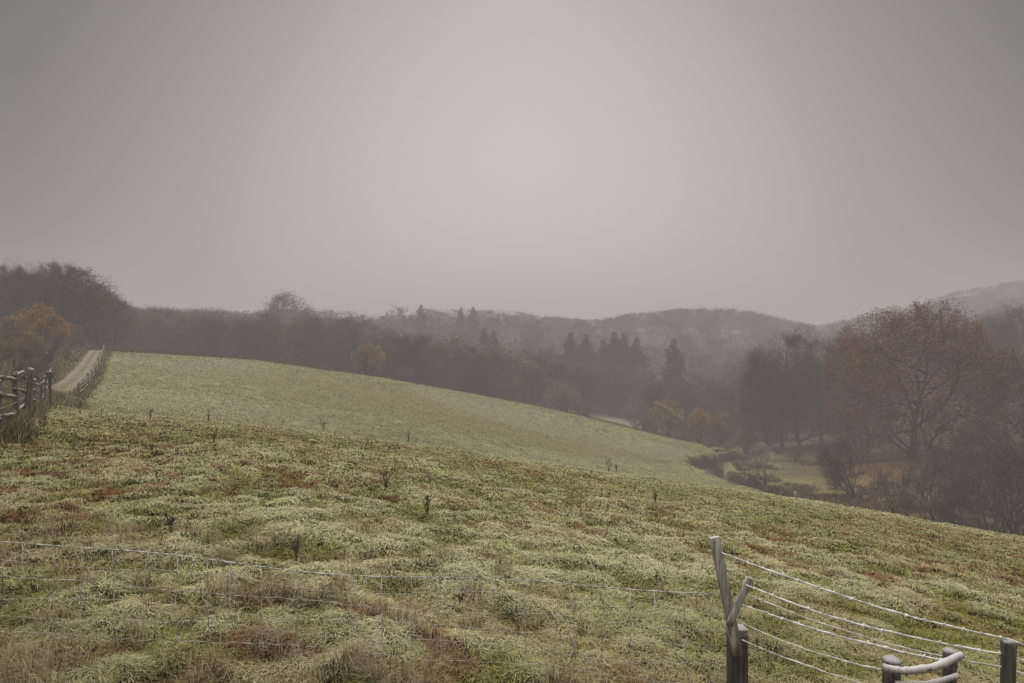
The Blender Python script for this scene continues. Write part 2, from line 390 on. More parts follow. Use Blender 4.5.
# ------------------------------------------------------------------ trees
def gen_branches(seed, H, spread=.35, nl=(9, 5, 5), base=.25, up=.35, trunk_r=.022, limb_len=.42, wig=.16, stems=1, cen=.85):
    rnd = random.Random(seed); segs = [[], [], [], []]
    def rv(a): return Vector((rnd.gauss(0, a), rnd.gauss(0, a), rnd.gauss(0, a)))
    def br(p, d, L, r, lv):
        n = [9, 6, 4, 3][lv]; pts = [(p.copy(), r)]; dd = d.normalized()
        for i in range(n):
            dd = (dd+rv(wig if lv else wig*.35)+Vector((0, 0, up*(.12 if lv else .2)))).normalized()
            p = p+dd*L/n; rr = r*(1-(i+1)/n*.8)
            pts.append((p.copy(), rr))
            segs[lv].append((pts[-2][0], pts[-1][0], pts[-2][1], rr))
        if lv >= 3: return
        k = nl[lv]
        for c in range(k):
            f = (base+(1-base)*(c+rnd.random()*.8)/k) if lv == 0 else .25+.75*(c+rnd.random())/k
            f = min(f, .99); ii = min(int(f*n), n-1); q = pts[ii][0].lerp(pts[ii+1][0], f*n-ii)
            a = rnd.random()*2*math.pi+c*2.4
            par = (pts[ii+1][0]-pts[ii][0]).normalized()
            sd = Vector((math.cos(a), math.sin(a), 0)) if lv == 0 else Quaternion(par, a) @ par.orthogonal().normalized()
            el = (.35+1.1*f)*up+rnd.random()*.4 if lv == 0 else .6+rnd.random()*.4
            nd = (sd*(1 if lv == 0 else .9)+par*el).normalized()
            if lv == 0: LL = L*limb_len*(1.15-.65*f)*(.75+.5*rnd.random())*(spread/.35)
            else: LL = L*(.5+.25*rnd.random())*(1.1-.4*f)
            br(q, nd, LL, max(pts[ii][1]*(.5 if lv == 0 else .6), .012), lv+1)
    if stems == 1: br(Vector((0, 0, -.3)), Vector((rnd.gauss(0, .05), rnd.gauss(0, .05), 1)), H*cen, H*trunk_r, 0)
    else:
        for s in range(stems):
            a = rnd.random()*6.28; o = rnd.random()*H*.06
            t_ = .15+.75*rnd.random()*spread/.35
            br(Vector((math.cos(a)*o, math.sin(a)*o, -.15)), Vector((math.cos(a)*t_, math.sin(a)*t_, 1)), H*(.55+.4*rnd.random()), H*trunk_r, 1)
    return segs
def tree_meshes(name, seed, H, bark, twig, ntw=5, tw_len=.06, tw_w=.02, leafcol=None, nleaf=0, lsize=.15, frost=.0, far=False, env=(.34, .58, .40), lobk=.13, cut=.34, fill=0, fth=.47, **kw):
    segs = gen_branches(seed, H, **kw)
    T_, C_ = Acc(), Acc(); rs = np.random.RandomState(seed)
    lob = rs.normal(0, 1, (9, 3)); lob /= np.linalg.norm(lob, axis=1, keepdims=True)
    cc = np.array([0, 0, env[1]*H]); rad = np.array([env[0]*H, env[0]*H, env[2]*H])
    def warp(p):
        q = (p-cc)/rad; e = np.linalg.norm(q, axis=1)+1e-6; dirn = q/e[:, None]
        bump = 1+lobk*(np.max(dirn@lob.T, axis=1)-.75)*2.2
        lim = .6*bump; e2 = np.where(e > lim, lim+.40*np.tanh((e-lim)/.45), e)
        low = p[:, 2] < .25*H
        f = np.where(low & (np.hypot(p[:, 0], p[:, 1]) < .08*H), 1., e2/e)
        o = cc+(p-cc)*f[:, None]; o[:, 2] = np.maximum(o[:, 2], np.minimum(p[:, 2], .15)); return o
    def arr(s):
        return (warp(np.array([list(a[0]) for a in s])), warp(np.array([list(a[1]) for a in s])), np.array([a[2] for a in s]), np.array([a[3] for a in s]))
    for lv, n in ((0, 8), (1, 5)):
        if segs[lv]:
            p0, p1, r0, r1 = arr(segs[lv])
            if lv == 0:
                r0 = r0*(1+.6*np.exp(-np.maximum(p0[:, 2], 0)/(.03*H))); r1 = r1*(1+.6*np.exp(-np.maximum(p1[:, 2], 0)/(.03*H)))
            V, Fs = prisms(p0, p1, r0, r1, 3 if far and lv else (5 if far else n)); T_.add(V, Fs, np.array(bark)*(.8+.4*R.rand(len(V), 1)))
    ends = []
    for lv in (2, 3):
        p0, p1, r0, r1 = arr(segs[lv])
        if lv == 2 and not far: V, Fs = prisms(p0, p1, np.maximum(r0, .02), np.maximum(r1, .012), 3)
        else: V, Fs = ribbons(p0, p1+(p1-p0)*.3, np.maximum(r0, .012 if not far else .05))
        (T_ if lv == 2 and not far else C_).add(V, Fs, np.array(bark if lv == 2 else twig)*(.8+.4*R.rand(len(V), 1)))
        ends.append(p1 if lv == 3 else p1[::2])
    E = np.vstack(ends); E = np.repeat(E, ntw, 0)
    if fill:
        q = R.normal(0, 1, (fill, 3)); q /= np.linalg.norm(q, axis=1, keepdims=True)
        bump = 1+lobk*(np.max(q@lob.T, axis=1)-.75)*2.2
        q = q*((.40+.60*R.rand(fill)**.7)*bump)[:, None]*1.0; Q = cc+q*rad
        k = (fbm(Q[:, 0]/(.09*H)+Q[:, 2]/(.12*H), Q[:, 1]/(.09*H)-Q[:, 2]/(.1*H), seed+3, 2) > fth) & (Q[:, 2] > .05*H); E = np.vstack([E, Q[k]])
    m = len(E)
    out = E-np.array([0, 0, H*.35]); out /= np.linalg.norm(out, axis=1, keepdims=True)
    dr = out*.7+R.normal(0, .5, (m, 3))+[0, 0, .15]; dr /= np.linalg.norm(dr, axis=1, keepdims=True)
    Lg = H*tw_len*(.4+.9*R.rand(m, 1)); P0 = E+R.normal(0, H*.014, (m, 3)); P1 = P0+dr*Lg
    V, Fs = ribbons(P0, P1, tw_w*(.6+.8*R.rand(m)))
    tc = np.repeat(np.array(twig)*(.7+.6*R.rand(m, 1)), 3, 0)
    if frost: tc = tc*(1-frost)+np.array([.35, .34, .34])*frost
    C_.add(V, Fs, tc)
    if nleaf:
        ii = R.randint(0, m, nleaf); c = P0[ii]*.35+P1[ii]*.65+R.normal(0, H*.014, (nleaf, 3))
        cl = fbm(c[:, 0]/1.3+c[:, 2], c[:, 1]/1.3+c[:, 2]*.7, seed, 2)
        keep = (cl > cut); c = c[keep]; cl = cl[keep]
        V, Fs = leaves(c, np.full(len(c), lsize))
        lc = np.array(leafcol)[None]*(.45+1.1*cl[:, None])*(.7+.6*R.rand(len(c), 1))
        lc = lc*(1+np.array([.1, 0, -.1])*R.normal(0, 1, (len(c), 1)))
        C_.add(V, Fs, np.repeat(lc, 4, 0))
    top = np.percentile(np.vstack(C_.V)[:, 2], 99.7)
    return T_.mesh(name+"_trunk", M_bark), C_.mesh(name+"_crown", M_twig), float(top)
BK = (.05, .04, .032); TW = (.088, .06, .041)
lib = {}
for i in range(5):
    lib['bare%d' % i] = tree_meshes('bare', 100+i, 17., BK, ((.088, .06, .041), (.074, .055, .041), (.098, .062, .037), (.078, .062, .046), (.088, .057, .037))[i], ntw=7, tw_w=.018, spread=.30+.03*i, nl=(14, 5, 5), base=.12, up=.6, env=(.30+.02*i, .54, .48), trunk_r=.014, fill=7000, lobk=.18)
for i in range(2):
    lib['rust%d' % i] = tree_meshes('rust', 200+i, 16., (.04, .032, .025), (.12, .068, .036), ntw=6, leafcol=(.20, .098, .036), nleaf=10000, lsize=.13, spread=.42, nl=(13, 5, 5), base=.12, up=.5, env=(.38, .52, .49), trunk_r=.016, fill=7000, lobk=.25)
lib['oak'] = tree_meshes('oak', 311, 20., (.035, .027, .02), (.115, .058, .026), ntw=6, tw_len=.05, tw_w=.017, leafcol=(.205, .09, .026), nleaf=52000, lsize=.12, cut=.38,
                         spread=.80, nl=(24, 6, 6), base=.02, up=.10, trunk_r=.024, limb_len=.66, wig=.26, env=(.52, .43, .58), lobk=.34, fill=42000, fth=.49, cen=.8)
lib['grey'] = tree_meshes('grey', 410, 20., BK, (.08, .062, .048), ntw=7, tw_len=.05, tw_w=.02, spread=.6, nl=(18, 6, 6), base=.04, up=.25, limb_len=.5, env=(.46, .46, .54), trunk_r=.013, fill=34000, lobk=.2)
SH = dict(stems=11, nl=(0, 6, 5), spread=.4, up=.5, trunk_r=.010)
for i in range(3):
    lib['shrub%d' % i] = tree_meshes('shrub', 500+i, 6., (.07, .055, .042), ((.21, .165, .12), (.10, .075, .055), (.16, .12, .085))[i], ntw=5, tw_len=.12, tw_w=.009, env=(.5, .5, .48), lobk=.35, fill=(3500, 0, 2000)[i], **SH)
    lib['leafy%d' % i] = tree_meshes('leafy', 520+i, 6., BK, (.2, .14, .07), ntw=7, tw_len=.10, tw_w=.011, leafcol=((.36, .18, .055), (.38, .265, .09), (.25, .155, .065))[i], nleaf=6000, lsize=.085, env=(.48, .48, .48), lobk=.3, cut=.38, fill=3500, **SH)
SH['up'] = .8; SH['spread'] = .22; SH['stems'] = 7; SH['trunk_r'] = .008
for i in range(2):
    lib['sapling%d' % i] = tree_meshes('sapling', 560+i, 7., (.035, .028, .023), (.06, .046, .036), ntw=2, tw_len=.10, tw_w=.008, env=(.42, .5, .6), lobk=.3, **SH)
SH['stems'] = 9; SH['up'] = .35; SH['spread'] = .4
lib['frostshrub'] = tree_meshes('frostshrub', 540, 6., (.10, .085, .075), (.28, .22, .175), ntw=5, tw_len=.11, tw_w=.009, frost=.2, env=(.6, .48, .46), lobk=.3, **SH)
def conifer(seed, H=16.):
    st = random.Random(seed); T_, C_ = Acc(), Acc()
    V, Fs = tube([(0, 0, -.3), (0, 0, H*.3), (0, 0, H*.7), (0, 0, H*.95)], [.28, .2, .1, .02], 7); T_.add(V, Fs, (.05, .04, .03))
    p0s, p1s = [], []; n = 34
    for i in range(n):
        f = i/n; z = H*(.08+.88*f); Rr = H*.25*(1-f)**.7*(.65+.55*st.random())
        for k in range(9):
            a = st.random()*6.28; L = Rr*(.5+.65*st.random())+.2
            p0s.append((0, 0, z)); p1s.append((math.cos(a)*L, math.sin(a)*L, z-L*.2))
    p0 = np.array(p0s); p1 = np.array(p1s); V, Fs = ribbons(p0, p1, np.full(len(p0), .04)); C_.add(V, Fs, (.03, .03, .02))
    rep = np.repeat(np.arange(len(p0)), 18); m = len(rep); tt = R.rand(m)**.6
    c = p0[rep]*(1-tt[:, None])+p1[rep]*tt[:, None]; L = np.linalg.norm(p1-p0, axis=1)[rep]
    sz = np.clip(L/2., .3, 1)[:, None]
    c += R.normal(0, 1, (m, 3))*[.25, .25, .2]*sz
    dr = (p1-p0)[rep]/L[:, None]*.6+R.normal(0, .5, (m, 3))
    V, Fs = ribbons(c, c+dr*.7*sz, (.12+.08*R.rand(m))*np.maximum(sz[:, 0], .4))
    C_.add(V, Fs, np.repeat(np.array([[.016, .024, .019]])*(.5+1.0*R.rand(m, 1)), 3, 0))
    return T_.mesh("conifer_trunk", M_bark), C_.mesh("conifer_crown", M_twig), H
for i in range(2): lib['con%d' % i] = conifer(600+i)

def plant(key, name, x, y, H, label, cat, group=None, rot=None, wide=1.):
    tm, cm, H0 = lib[key]; s = H/H0
    e = obj(name, None, label=label, cat=cat, group=group, loc=(x, y, gr(x, y)))
    e.empty_display_size = .5
    e.rotation_euler = (0, 0, rot if rot is not None else random.random()*6.28); e.scale = (s*wide, s*wide, s)
    obj("trunk", tm, parent=e); obj("crown", cm, parent=e)
    return e
def plant_top(key, name, u, d, vtop, label, cat, group=None, wide=1., rot=None):
    x, y = uw(u, d); zt = (CY-vtop)/F*d; H = max(zt-gz(u, d), 1.5)
    return plant(key, name, x, y, H, label, cat, group, rot, wide)

plant_top('oak', 'oak_tree', 912, 106, 307, "wide old oak keeping its russet autumn leaves", "tree", rot=.6, wide=.88)
plant_top('grey', 'bare_tree', 800, 135, 331, "large round-headed leafless tree at the wood edge", "tree", wide=1.)
plant_top('grey', 'bare_tree', 842, 146, 336, "large round-headed leafless tree at the wood edge", "tree", wide=1.0)
plant_top('grey', 'bare_tree', 768, 150, 348, "large round-headed leafless tree at the wood edge", "tree", wide=1.0)
plant_top('bare2', 'bare_tree', 822, 140, 352, "large round-headed leafless tree at the wood edge", "tree", wide=1.4)
plant_top('bare4', 'bare_tree', 868, 150, 340, "large round-headed leafless tree at the wood edge", "tree", wide=1.3)
plant_top('bare3', 'bare_tree', 782, 140, 372, "slender leafless tree at the edge of the wood", "tree", wide=1.5)
plant_top('bare0', 'bare_tree', 848, 130, 385, "slender leafless tree at the edge of the wood", "tree", wide=1.5)
plant_top('rust0', 'autumn_tree', 1024, 98, 350, "reddish brown autumn tree on the valley slope", "tree", wide=1.25)
plant_top('bare1', 'bare_tree', 992, 160, 312, "leafless tree on the valley slope behind the oak", "tree", wide=1.3)
plant_top('bare3', 'bare_tree', 1026, 150, 302, "leafless tree on the valley slope behind the oak", "tree", wide=1.3)
plant_top('bare4', 'bare_tree', 965, 165, 322, "leafless tree on the valley slope behind the oak", "tree", wide=1.4)
plant_top('rust1', 'autumn_tree', 288, 235, 293, "orange-brown tree standing above the woodland", "tree", wide=1.05)
for u, d, vt, k in [(-50, 108, 262, 'bare0'), (-15, 112, 268, 'bare3'), (18, 108, 263, 'bare2'), (42, 116, 262, 'bare4'), (62, 110, 263, 'bare3'), (82, 116, 270, 'rust0'), (99, 122, 284, 'bare4'), (114, 130, 299, 'bare3'), (30, 125, 270, 'bare1'), (5, 122, 266, 'bare4')]:
    plant_top(k, 'autumn_tree' if 'rust' in k else 'bare_tree', u, d, vt, "nearly leafless tree in the copse beside the track", "tree", "trees in the copse by the track", wide=1.1)
for u, d, vt, k in [(40, 92, 304, 'leafy0'), (14, 86, 316, 'leafy2'), (-12, 84, 318, 'leafy2'), (66, 104, 322, 'leafy2'), (30, 78, 332, 'leafy2'), (54, 88, 332, 'shrub1'), (-4, 66, 337, 'leafy2'), (16, 60, 345, 'shrub1'), (36, 62, 348, 'shrub1'), (52, 74, 346, 'shrub1'), (64, 78, 350, 'shrub2'), (40, 54, 358, 'shrub2'), (26, 50, 362, 'shrub1')]:
    plant_top(k, 'autumn_bush' if 'leafy' in k else 'bare_bush', u, d, vt, "rust-leaved bush growing between copse and track" if 'leafy' in k else "leafless bush between copse and track", "bush", "bushes under the copse")
for u, d, vt in [(484, 232, 324), (494, 236, 327), (571, 236, 328), (586, 238, 330), (614, 230, 327), (624, 236, 329), (637, 234, 333), (674, 215, 334), (421, 330, 302), (461, 335, 305), (473, 330, 304), (603, 240, 336)]:
    plant_top('con%d' % random.randint(0, 1), 'conifer_tree', u, d, vt, "dark evergreen spruce rising among bare trees", "tree", "spruces in the woodland", wide=.95 if d < 290 else .9)
for u, d, vt, k, w_ in [(368, 128, 344, 'leafy1', 1.), (405, 134, 366, 'shrub2', 1.2), (563, 147, 378, 'shrub0', 1.1), (585, 150, 398, 'shrub2', 1.2), (636, 149, 396, 'shrub0', .85), (667, 146, 399, 'leafy1', .9), (699, 143, 408, 'leafy0', .8),
                    (722, 140, 412, 'leafy2', .8), (746, 144, 428, 'leafy1', .9), (650, 150, 416, 'leafy2', .9), (683, 148, 420, 'shrub0', .9), (772, 146, 432, 'shrub2', 1.1), (728, 128, 442, 'shrub0', .9), (796, 120, 444, 'shrub2', 1.)]:
    plant_top(k, 'autumn_bush' if 'leafy' in k else 'bare_bush', u, d, vt, "twiggy autumn bush along the meadow's lower edge", "bush", "bushes along the meadow edge", wide=w_)
plant_top('frostshrub', 'bare_bush', 766, 88, 444, "frosted leafless shrub on the gully bank", "bush", wide=1.)
for u, d, vt, k in [(854, 80, 432, 'shrub1'), (836, 88, 472, 'leafy2'), (905, 70, 490, 'shrub1'), (940, 68, 446, 'sapling0'), (988, 64, 462, 'shrub1'), (1024, 60, 436, 'shrub1'), (985, 96, 420, 'leafy2'), (1034, 86, 400, 'shrub1'), (968, 78, 436, 'sapling1'), (1004, 66, 420, 'sapling0'), (896, 74, 460, 'sapling1'), (1016, 72, 408, 'sapling1'), (955, 66, 486, 'shrub1'), (925, 74, 470, 'sapling0'), (948, 84, 452, 'sapling1'), (876, 84, 462, 'sapling0')]:
    plant_top(k, 'autumn_bush' if 'leafy' in k else ('bare_sapling' if 'sap' in k else 'bare_bush'), u, d, vt, "thin dark leafless saplings on the valley floor" if 'sap' in k else "tangled thorny bush on the valley floor", "bush" if 'sap' not in k else "sapling", "thorn bushes on the valley floor", wide=1.)

# woodland
top_u = [-300, 0, 60, 110, 128, 200, 250, 290, 330, 400, 440, 480, 520, 560, 600, 640, 680, 720, 760, 795, 815, 840, 900, 960, 1024, 1300]
top_v = [285, 285, 285, 297, 306, 309, 312, 308, 308, 304, 303, 306, 311, 318, 319, 312, 308, 307, 312, 322, 325, 320, 303, 291, 279, 260]
k_ind = 0
for i in range(900):
    u = -120+1180*random.random(); e = np.interp(u, fe_u, fe_d)
    d = max(e+20, 162)+26*random.random()
    if u < 130: d = 150+30*random.random()
    if 590 < u < 650: d = 208+20*random.random()
    if u > 870: continue
    x, y = uw(u, d); cap = (CY-np.interp(u, top_u, top_v))/F*d-gz(u, d)
    H = min(9+7*random.random(), cap-2)
    if 690 < u: H = min(H, 8+5*random.random())
    if H < 6: continue
    key = 'bare%d' % random.randint(0, 4) if random.random() < .8 else 'rust%d' % random.randint(0, 1)
    plant(key, 'bare_tree' if 'bare' in key else 'autumn_tree', x, y, H, "slender leafless tree at the edge of the wood" if 'bare' in key else "brown-leaved autumn tree at the edge of the wood", "tree", "trees along the woodland edge", wide=1.1)
    k_ind += 1
    if k_ind >= 200: break
far = []
for i in range(5):
    far.append(tree_meshes('farbare', 700+i, 16., BK, (TW, (.10, .066, .042), (.076, .059, .044), (.098, .066, .042), TW)[i], ntw=3, tw_len=.08, tw_w=.04, far=True, spread=.38, nl=(9, 4, 4), base=.08, up=.6, env=(.35, .53, .48), trunk_r=.012, fill=1500, lobk=.2))
for i in range(2):
    far.append(tree_meshes('farrust', 720+i, 16., BK, (.12, .078, .042), ntw=2, tw_len=.08, tw_w=.04, far=True, leafcol=(.18, .105, .045), nleaf=700, lsize=.28, spread=.4, nl=(9, 4, 4), base=.1, up=.5, env=(.37, .52, .48), trunk_r=.012, fill=1200, lobk=.2))
def tolist(me):
    n = len(me.vertices); v = np.zeros(n*3, np.float32); me.vertices.foreach_get("co", v)
    c = np.zeros(n*4, np.float32); me.color_attributes["Col"].data.foreach_get("color", c)
    nl = len(me.loops); li = np.zeros(nl, np.int32); me.loops.foreach_get("vertex_index", li)
    npo = len(me.polygons); lt = np.zeros(npo, np.int32); me.polygons.foreach_get("loop_total", lt); ls = np.zeros(npo, np.int32); me.polygons.foreach_get("loop_start", ls)
    Fs = []
    for k in (3, 4):
        s = ls[lt == k]
        if len(s): Fs.append(li[s[:, None]+np.arange(k)[None]])
    return v.reshape(-1, 3), Fs, c.reshape(-1, 4)[:, :3]
farl = [[tolist(a), tolist(b)] for a, b, h in far]; farh = [h for a, b, h in far]
acc = Acc(); cnt = 0
for i in range(6000):
    if cnt > 1200: break
    u = -200+1400*random.random()
    q_ = random.random()
    d = 185+(random.random()**1.2)*300 if q_ < .68 else 420+200*random.random()
    if q_ >= .68 and u < 620: continue
    if u < 130: d = 150+150*random.random()
    if 585 < u < 655 and d < 210: continue
    if u > 880 and d < 230 and random.random() < .8: continue
    x, y = uw(u, d); z = gz(u, d); cap = (CY-np.interp(u, top_u, top_v))/F*d-z
    H = min(11+9*random.random(), cap+random.gauss(0, .35))
    if d > 420 and u > 800: H = min(H, 8)
    if H < 5: continue
    vi = random.randint(0, 4) if random.random() < .82 else random.randint(5, 6)
    s = H/farh[vi]; wk = 1.2 if d < 420 else 2.3
    a = random.random()*6.28; ca, sa = math.cos(a)*s*wk, math.sin(a)*s*wk
    tint = (.75+.5*random.random())*(.75 if d > 420 else 1)
    for (v, Fs, c) in farl[vi]:
        W_ = np.stack([v[:, 0]*ca-v[:, 1]*sa+x, v[:, 0]*sa+v[:, 1]*ca+y, v[:, 2]*s+z], 1)
        acc.add(W_, Fs, c*tint)
    cnt += 1
print("far trees", cnt, "edge trees", k_ind)
obj("woodland", acc.mesh("woodland", M_twig), label="dense leafless woodland fading into the mist", cat="woodland", kind="stuff")

# undergrowth
acc = Acc(); N = 34000
uu = 60+1040*R.rand(N); e = np.interp(uu, fe_u, fe_d); dd = e-1+(60*R.rand(N)**1.6)
xx = (uu-CX)/F*dd
k = (fbm(xx/5, dd/5, 131, 2) > np.where(uu > 640, np.where(uu > 800, .54, .64), .42)) | ((dd-e < 2.5) & (uu < 690)); k &= ~((uu > 590) & (uu < 650) & (dd > 158)); uu = uu[k]; dd = dd[k]
x = (uu-CX)/F*dd; z = ground(x, dd); m = len(x)
n = 7; P0 = np.repeat(np.stack([x, dd, z], 1), n, 0)+R.normal(0, .25, (m*n, 3))*[1, 1, 0]; hh = (.15+.5*R.rand(m*n, 1))
P1 = P0+np.concatenate([R.normal(0, .3, (m*n, 2)), np.ones((m*n, 1))], 1)*hh
V, Fs = ribbons(P0, P1, .03+.03*R.rand(m*n))
cc = np.array([[.14, .088, .044]])*(.5+R.rand(m*n, 1)); kk = R.rand(m*n) < .2; cc[kk] = [.24, .2, .12]
acc.add(V, Fs, np.repeat(cc, 3, 0))
m = 5000; j = R.randint(0, 160, m); sg = np.where(R.rand(m) < .5, -1, 1)*(2.6+R.normal(0, .8, m)); th = R.rand(m)*6.28
x = spx[j]+np.cos(th)*sg; y = spy[j]+np.sin(th)*sg; k = (streamdist(x, y) > 1.6) & (fbm(x/2.5, y/2.5, 133, 2) > .56); x, y = x[k], y[k]; m = len(x); z = ground(x, y)
P0 = np.stack([x, y, z], 1); P1 = P0+np.stack([R.normal(0, .2, m), R.normal(0, .2, m), .1+.3*R.rand(m)], 1)
V, Fs = ribbons(P0, P1, .03+.03*R.rand(m)); acc.add(V, Fs, np.repeat(np.array([[.14, .095, .05]])*(.3+1.5*R.rand(m, 1)), 3, 0))
N = 24000; uu = -60+170*R.rand(N); dd = np.exp(math.log(12)+(math.log(96)-math.log(12))*R.rand(N)); x = (uu-CX)/F*dd
pdx = x-np.interp(dd, PY, PX)
k = ((pdx < -1.1) & (dd > 47)) | ((dd <= 49) & (uu < np.interp(dd, [12, 20, 36, 49], [12, 30, 46, 62]))) | ((dd > 49) & (pdx > 1.0) & (pdx < 2.2)) | ((dd > 38) & (dd < 50) & (uu < 84) & (uu > 50) & (R.rand(N) < .35))
x = x[k]; dd = dd[k]; z = ground(x, dd); m = len(x); n = 6
P0 = np.repeat(np.stack([x, dd, z], 1), n, 0)+R.normal(0, .2, (m*n, 3))*[1, 1, 0]; P1 = P0+np.concatenate([R.normal(0, .4, (m*n, 2)), np.ones((m*n, 1))], 1)*(.08+.32*R.rand(m*n, 1))
V, Fs = ribbons(P0, P1, (.008+.010*R.rand(m*n))*np.repeat(np.clip(dd/25, .8, 2.2), n)); cc = np.array([[.15, .11, .055]])*(.4+R.rand(m*n, 1)); kk = R.rand(m*n) < .3; cc[kk] = [.34, .31, .2]
acc.add(V, Fs, np.repeat(cc, 3, 0))
obj("undergrowth", acc.mesh("undergrowth", M_twig), label="rough brown bracken and brambles along the valley", cat="undergrowth", kind="stuff")

# ------------------------------------------------------------------ weeds
def weed(u, d, h, seed):
    T_, rn = Acc(), random.Random(seed); x, y = uw(u, d)
    for s in range(5):
        a = rn.random()*6.28; L = h*(.5+.5*rn.random()); t_ = .4*rn.random()
        pts = [(0, 0, -.02), (math.cos(a)*t_*L*.4, math.sin(a)*t_*L*.4, L*.5), (math.cos(a)*t_*L, math.sin(a)*t_*L, L)]
        T_.add(*tube(pts, [.007, .006, .004], 4), (.11, .075, .05))
        for k in range(4):
            b = rn.random()*6.28; z = L*(.5+.5*rn.random())
            p = np.array([math.cos(a)*t_*z, math.sin(a)*t_*z, z]); q_ = p+np.array([math.cos(b), math.sin(b), 1.2])*h*.11
            T_.add(*tube([p, q_], [.004, .003], 4), (.10, .07, .05)); V, Fs = leaves(q_[None]+R.normal(0, .01, (3, 3)), np.full(3, .012)); T_.add(V, Fs, (.13, .09, .055))
    obj("dry_weed", T_.mesh("dry_weed", M_twig), label="dead brown weed stalks poking above the frosted grass", cat="weed", group="dead weeds in the meadow", loc=(x, y, gz(u, d)))
for i, (u, d, h) in enumerate([(408, 27, .6), (323, 27, .7), (208, 26, .5), (609, 26, .75), (616, 26.5, .5), (214, 14, .32), (427, 8.5, .28), (655, 14, .3), (80, 24, .5), (980, 27, .4), (386, 10, .25), (893, 28, .4), (172, 6.2, .3), (296, 5.6, .25), (150, 22, .4)]): weed(u, d, h, i)

# ------------------------------------------------------------------ fences
def W(u, v, d): return np.array([(u-CX)/F*d, d, (CY-v)/F*d])
def pole(p0, p1, r0, r1, n=12, rings=8, sq=False, seed=0, wob=.004):
    rs = np.random.RandomState(seed); p0 = np.array(p0, float); p1 = np.array(p1, float)
    t = np.linspace(0, 1, rings); t = np.concatenate([t[:-1], [t[-1]-(.012 if not sq else .004), 1.]])
    d = (p1-p0)/np.linalg.norm(p1-p0); pts = p0+(p1-p0)*t[:, None]
    ref = np.array([1., 0, 0]) if abs(d[0]) < .8 else np.array([0, 1., 0])
    side = ref-d*(d@ref); side /= np.linalg.norm(side); fw = np.cross(d, side)
    if sq:
        prof = np.array([(-1, -.9), (-.94, -1), (.94, -1), (1, -.9), (1, .9), (.94, 1), (-.94, 1), (-1, .9)]); n = 8; wob *= .3
    else:
        th = np.arange(n)*2*math.pi/n; prof = np.stack([np.cos(th), np.sin(th)], 1)*(1+.06*rs.randn(n, 1))
    r = (r0+(r1-r0)*t); r[-1] *= .88 if not sq else .96
    rx, ry = (r, r) if not sq or sq is True else (r, r*sq)
    V = pts[:, None]+side*prof[None, :, 0:1]*rx[:, None, None]+fw*prof[None, :, 1:2]*ry[:, None, None]
    V = (V+rs.normal(0, wob*.4, V.shape)).reshape(-1, 3); m = len(t)
    i = np.arange(n); j = (i+1) % n
    fs = [np.vstack([np.stack([i+k*n, j+k*n, j+(k+1)*n, i+(k+1)*n], 1) for k in range(m-1)]), np.arange(n)[None, ::-1], (np.arange(n)+(m-1)*n)[None]]
    return V, fs
def part(name, VF, mat, parent, label=None):
    a = Acc()
    for v, f in VF: a.add(v-np.array(parent.location), f)
    return obj(name, a.mesh(name, mat), parent=parent, label=label)
def sagwire(p, q_, sag, r, barbs=0, n=40, seed=0):
    rs = np.random.RandomState(seed); t = np.linspace(0, 1, n); P_ = p+(q_-p)*t[:, None]; P_[:, 2] -= sag*4*t*(1-t)
    P_ += np.cumsum(rs.normal(0, .0012, P_.shape), 0)*np.sin(np.pi*t)[:, None]
    out = [tube(P_, r*(1+.22*rs.randn(n)), 6)]
    for b in range(barbs):
        f = (b+.5)/barbs; c = np.array([np.interp(f, t, P_[:, k]) for k in range(3)])
        for s in range(2):
            dv = rs.normal(0, 1, 3); dv /= np.linalg.norm(dv); out.append(tube([c-dv*.014, c, c+dv*.014], [.002, r*1.5, .002], 5))
    return out
pb = W(737, 700, 4.0); gzp = gr(pb[0], pb[1])
f1 = obj("wire_fence", None, label="frosted barbed wire fence with a forked weathered post", cat="fence", loc=Vector((pb[0], pb[1], gzp)))
part("post", [pole((pb[0]+.003, 4.0, gzp-.3), W(737, 627, 4.0), .052, .050, sq=.9, seed=3)], M_wood_dark, f1, "short square dark post carrying the fork")
part("brace", [pole(W(738, 655, 3.92), W(714.5, 537, 3.94), .029, .028, sq=.5, seed=4, rings=10)], M_wood_pale, f1, "long leaning weathered grey board")
part("brace", [pole(W(729, 626, 3.875), W(750, 578, 3.86), .019, .019, sq=.5, seed=5)], M_wood_pale, f1, "short flat board forming the fork")
ends = [((722, 553, 3.92), (1012, 640, 3.58), .035, 16), ((746, 585, 3.84), (1010, 655, 3.58), .05, 14), ((742, 592, 3.9), (1009, 668, 3.58), .05, 0), ((742, 605, 3.9), (952, 662, 3.5), .02, 12), ((740, 622, 3.9), (893, 672, 3.45), .03, 0), ((742, 640, 3.94), (890, 692, 3.45), .02, 0)]
for i, (a, b, sg, bb) in enumerate(ends):
    part("wire", sagwire(W(*a), W(*b), sg, .0046 if bb else .0030, bb, seed=i), M_wire, f1)
for i, (a, b) in enumerate([((1012, 640, 3.58), (1150, 690, 3.4)), ((1010, 655, 3.58), (1150, 705, 3.4)), ((1009, 668, 3.58), (1150, 720, 3.4))]):
    part("wire", sagwire(W(*a), W(*b), .01, .0040, 0, seed=20+i), M_wire, f1)
A0 = W(727, 594, 3.97); B0 = np.array([-4.1, 3.45, gr(-4.1, 3.45)+.74])
part("post", [pole((B0[0], B0[1]+.05, B0[2]-1.1), (B0[0], B0[1]+.05, B0[2]+.12), .05, .048, 12, seed=8)], M_wood_dark, f1)
t = np.linspace(0, 1, 90)
top = A0+(B0-A0)*t[:, None]; top[:, 2] -= .05*4*t*(1-t)+.012*np.sin(t*19); top[:, 1] += .03*np.sin(t*11)
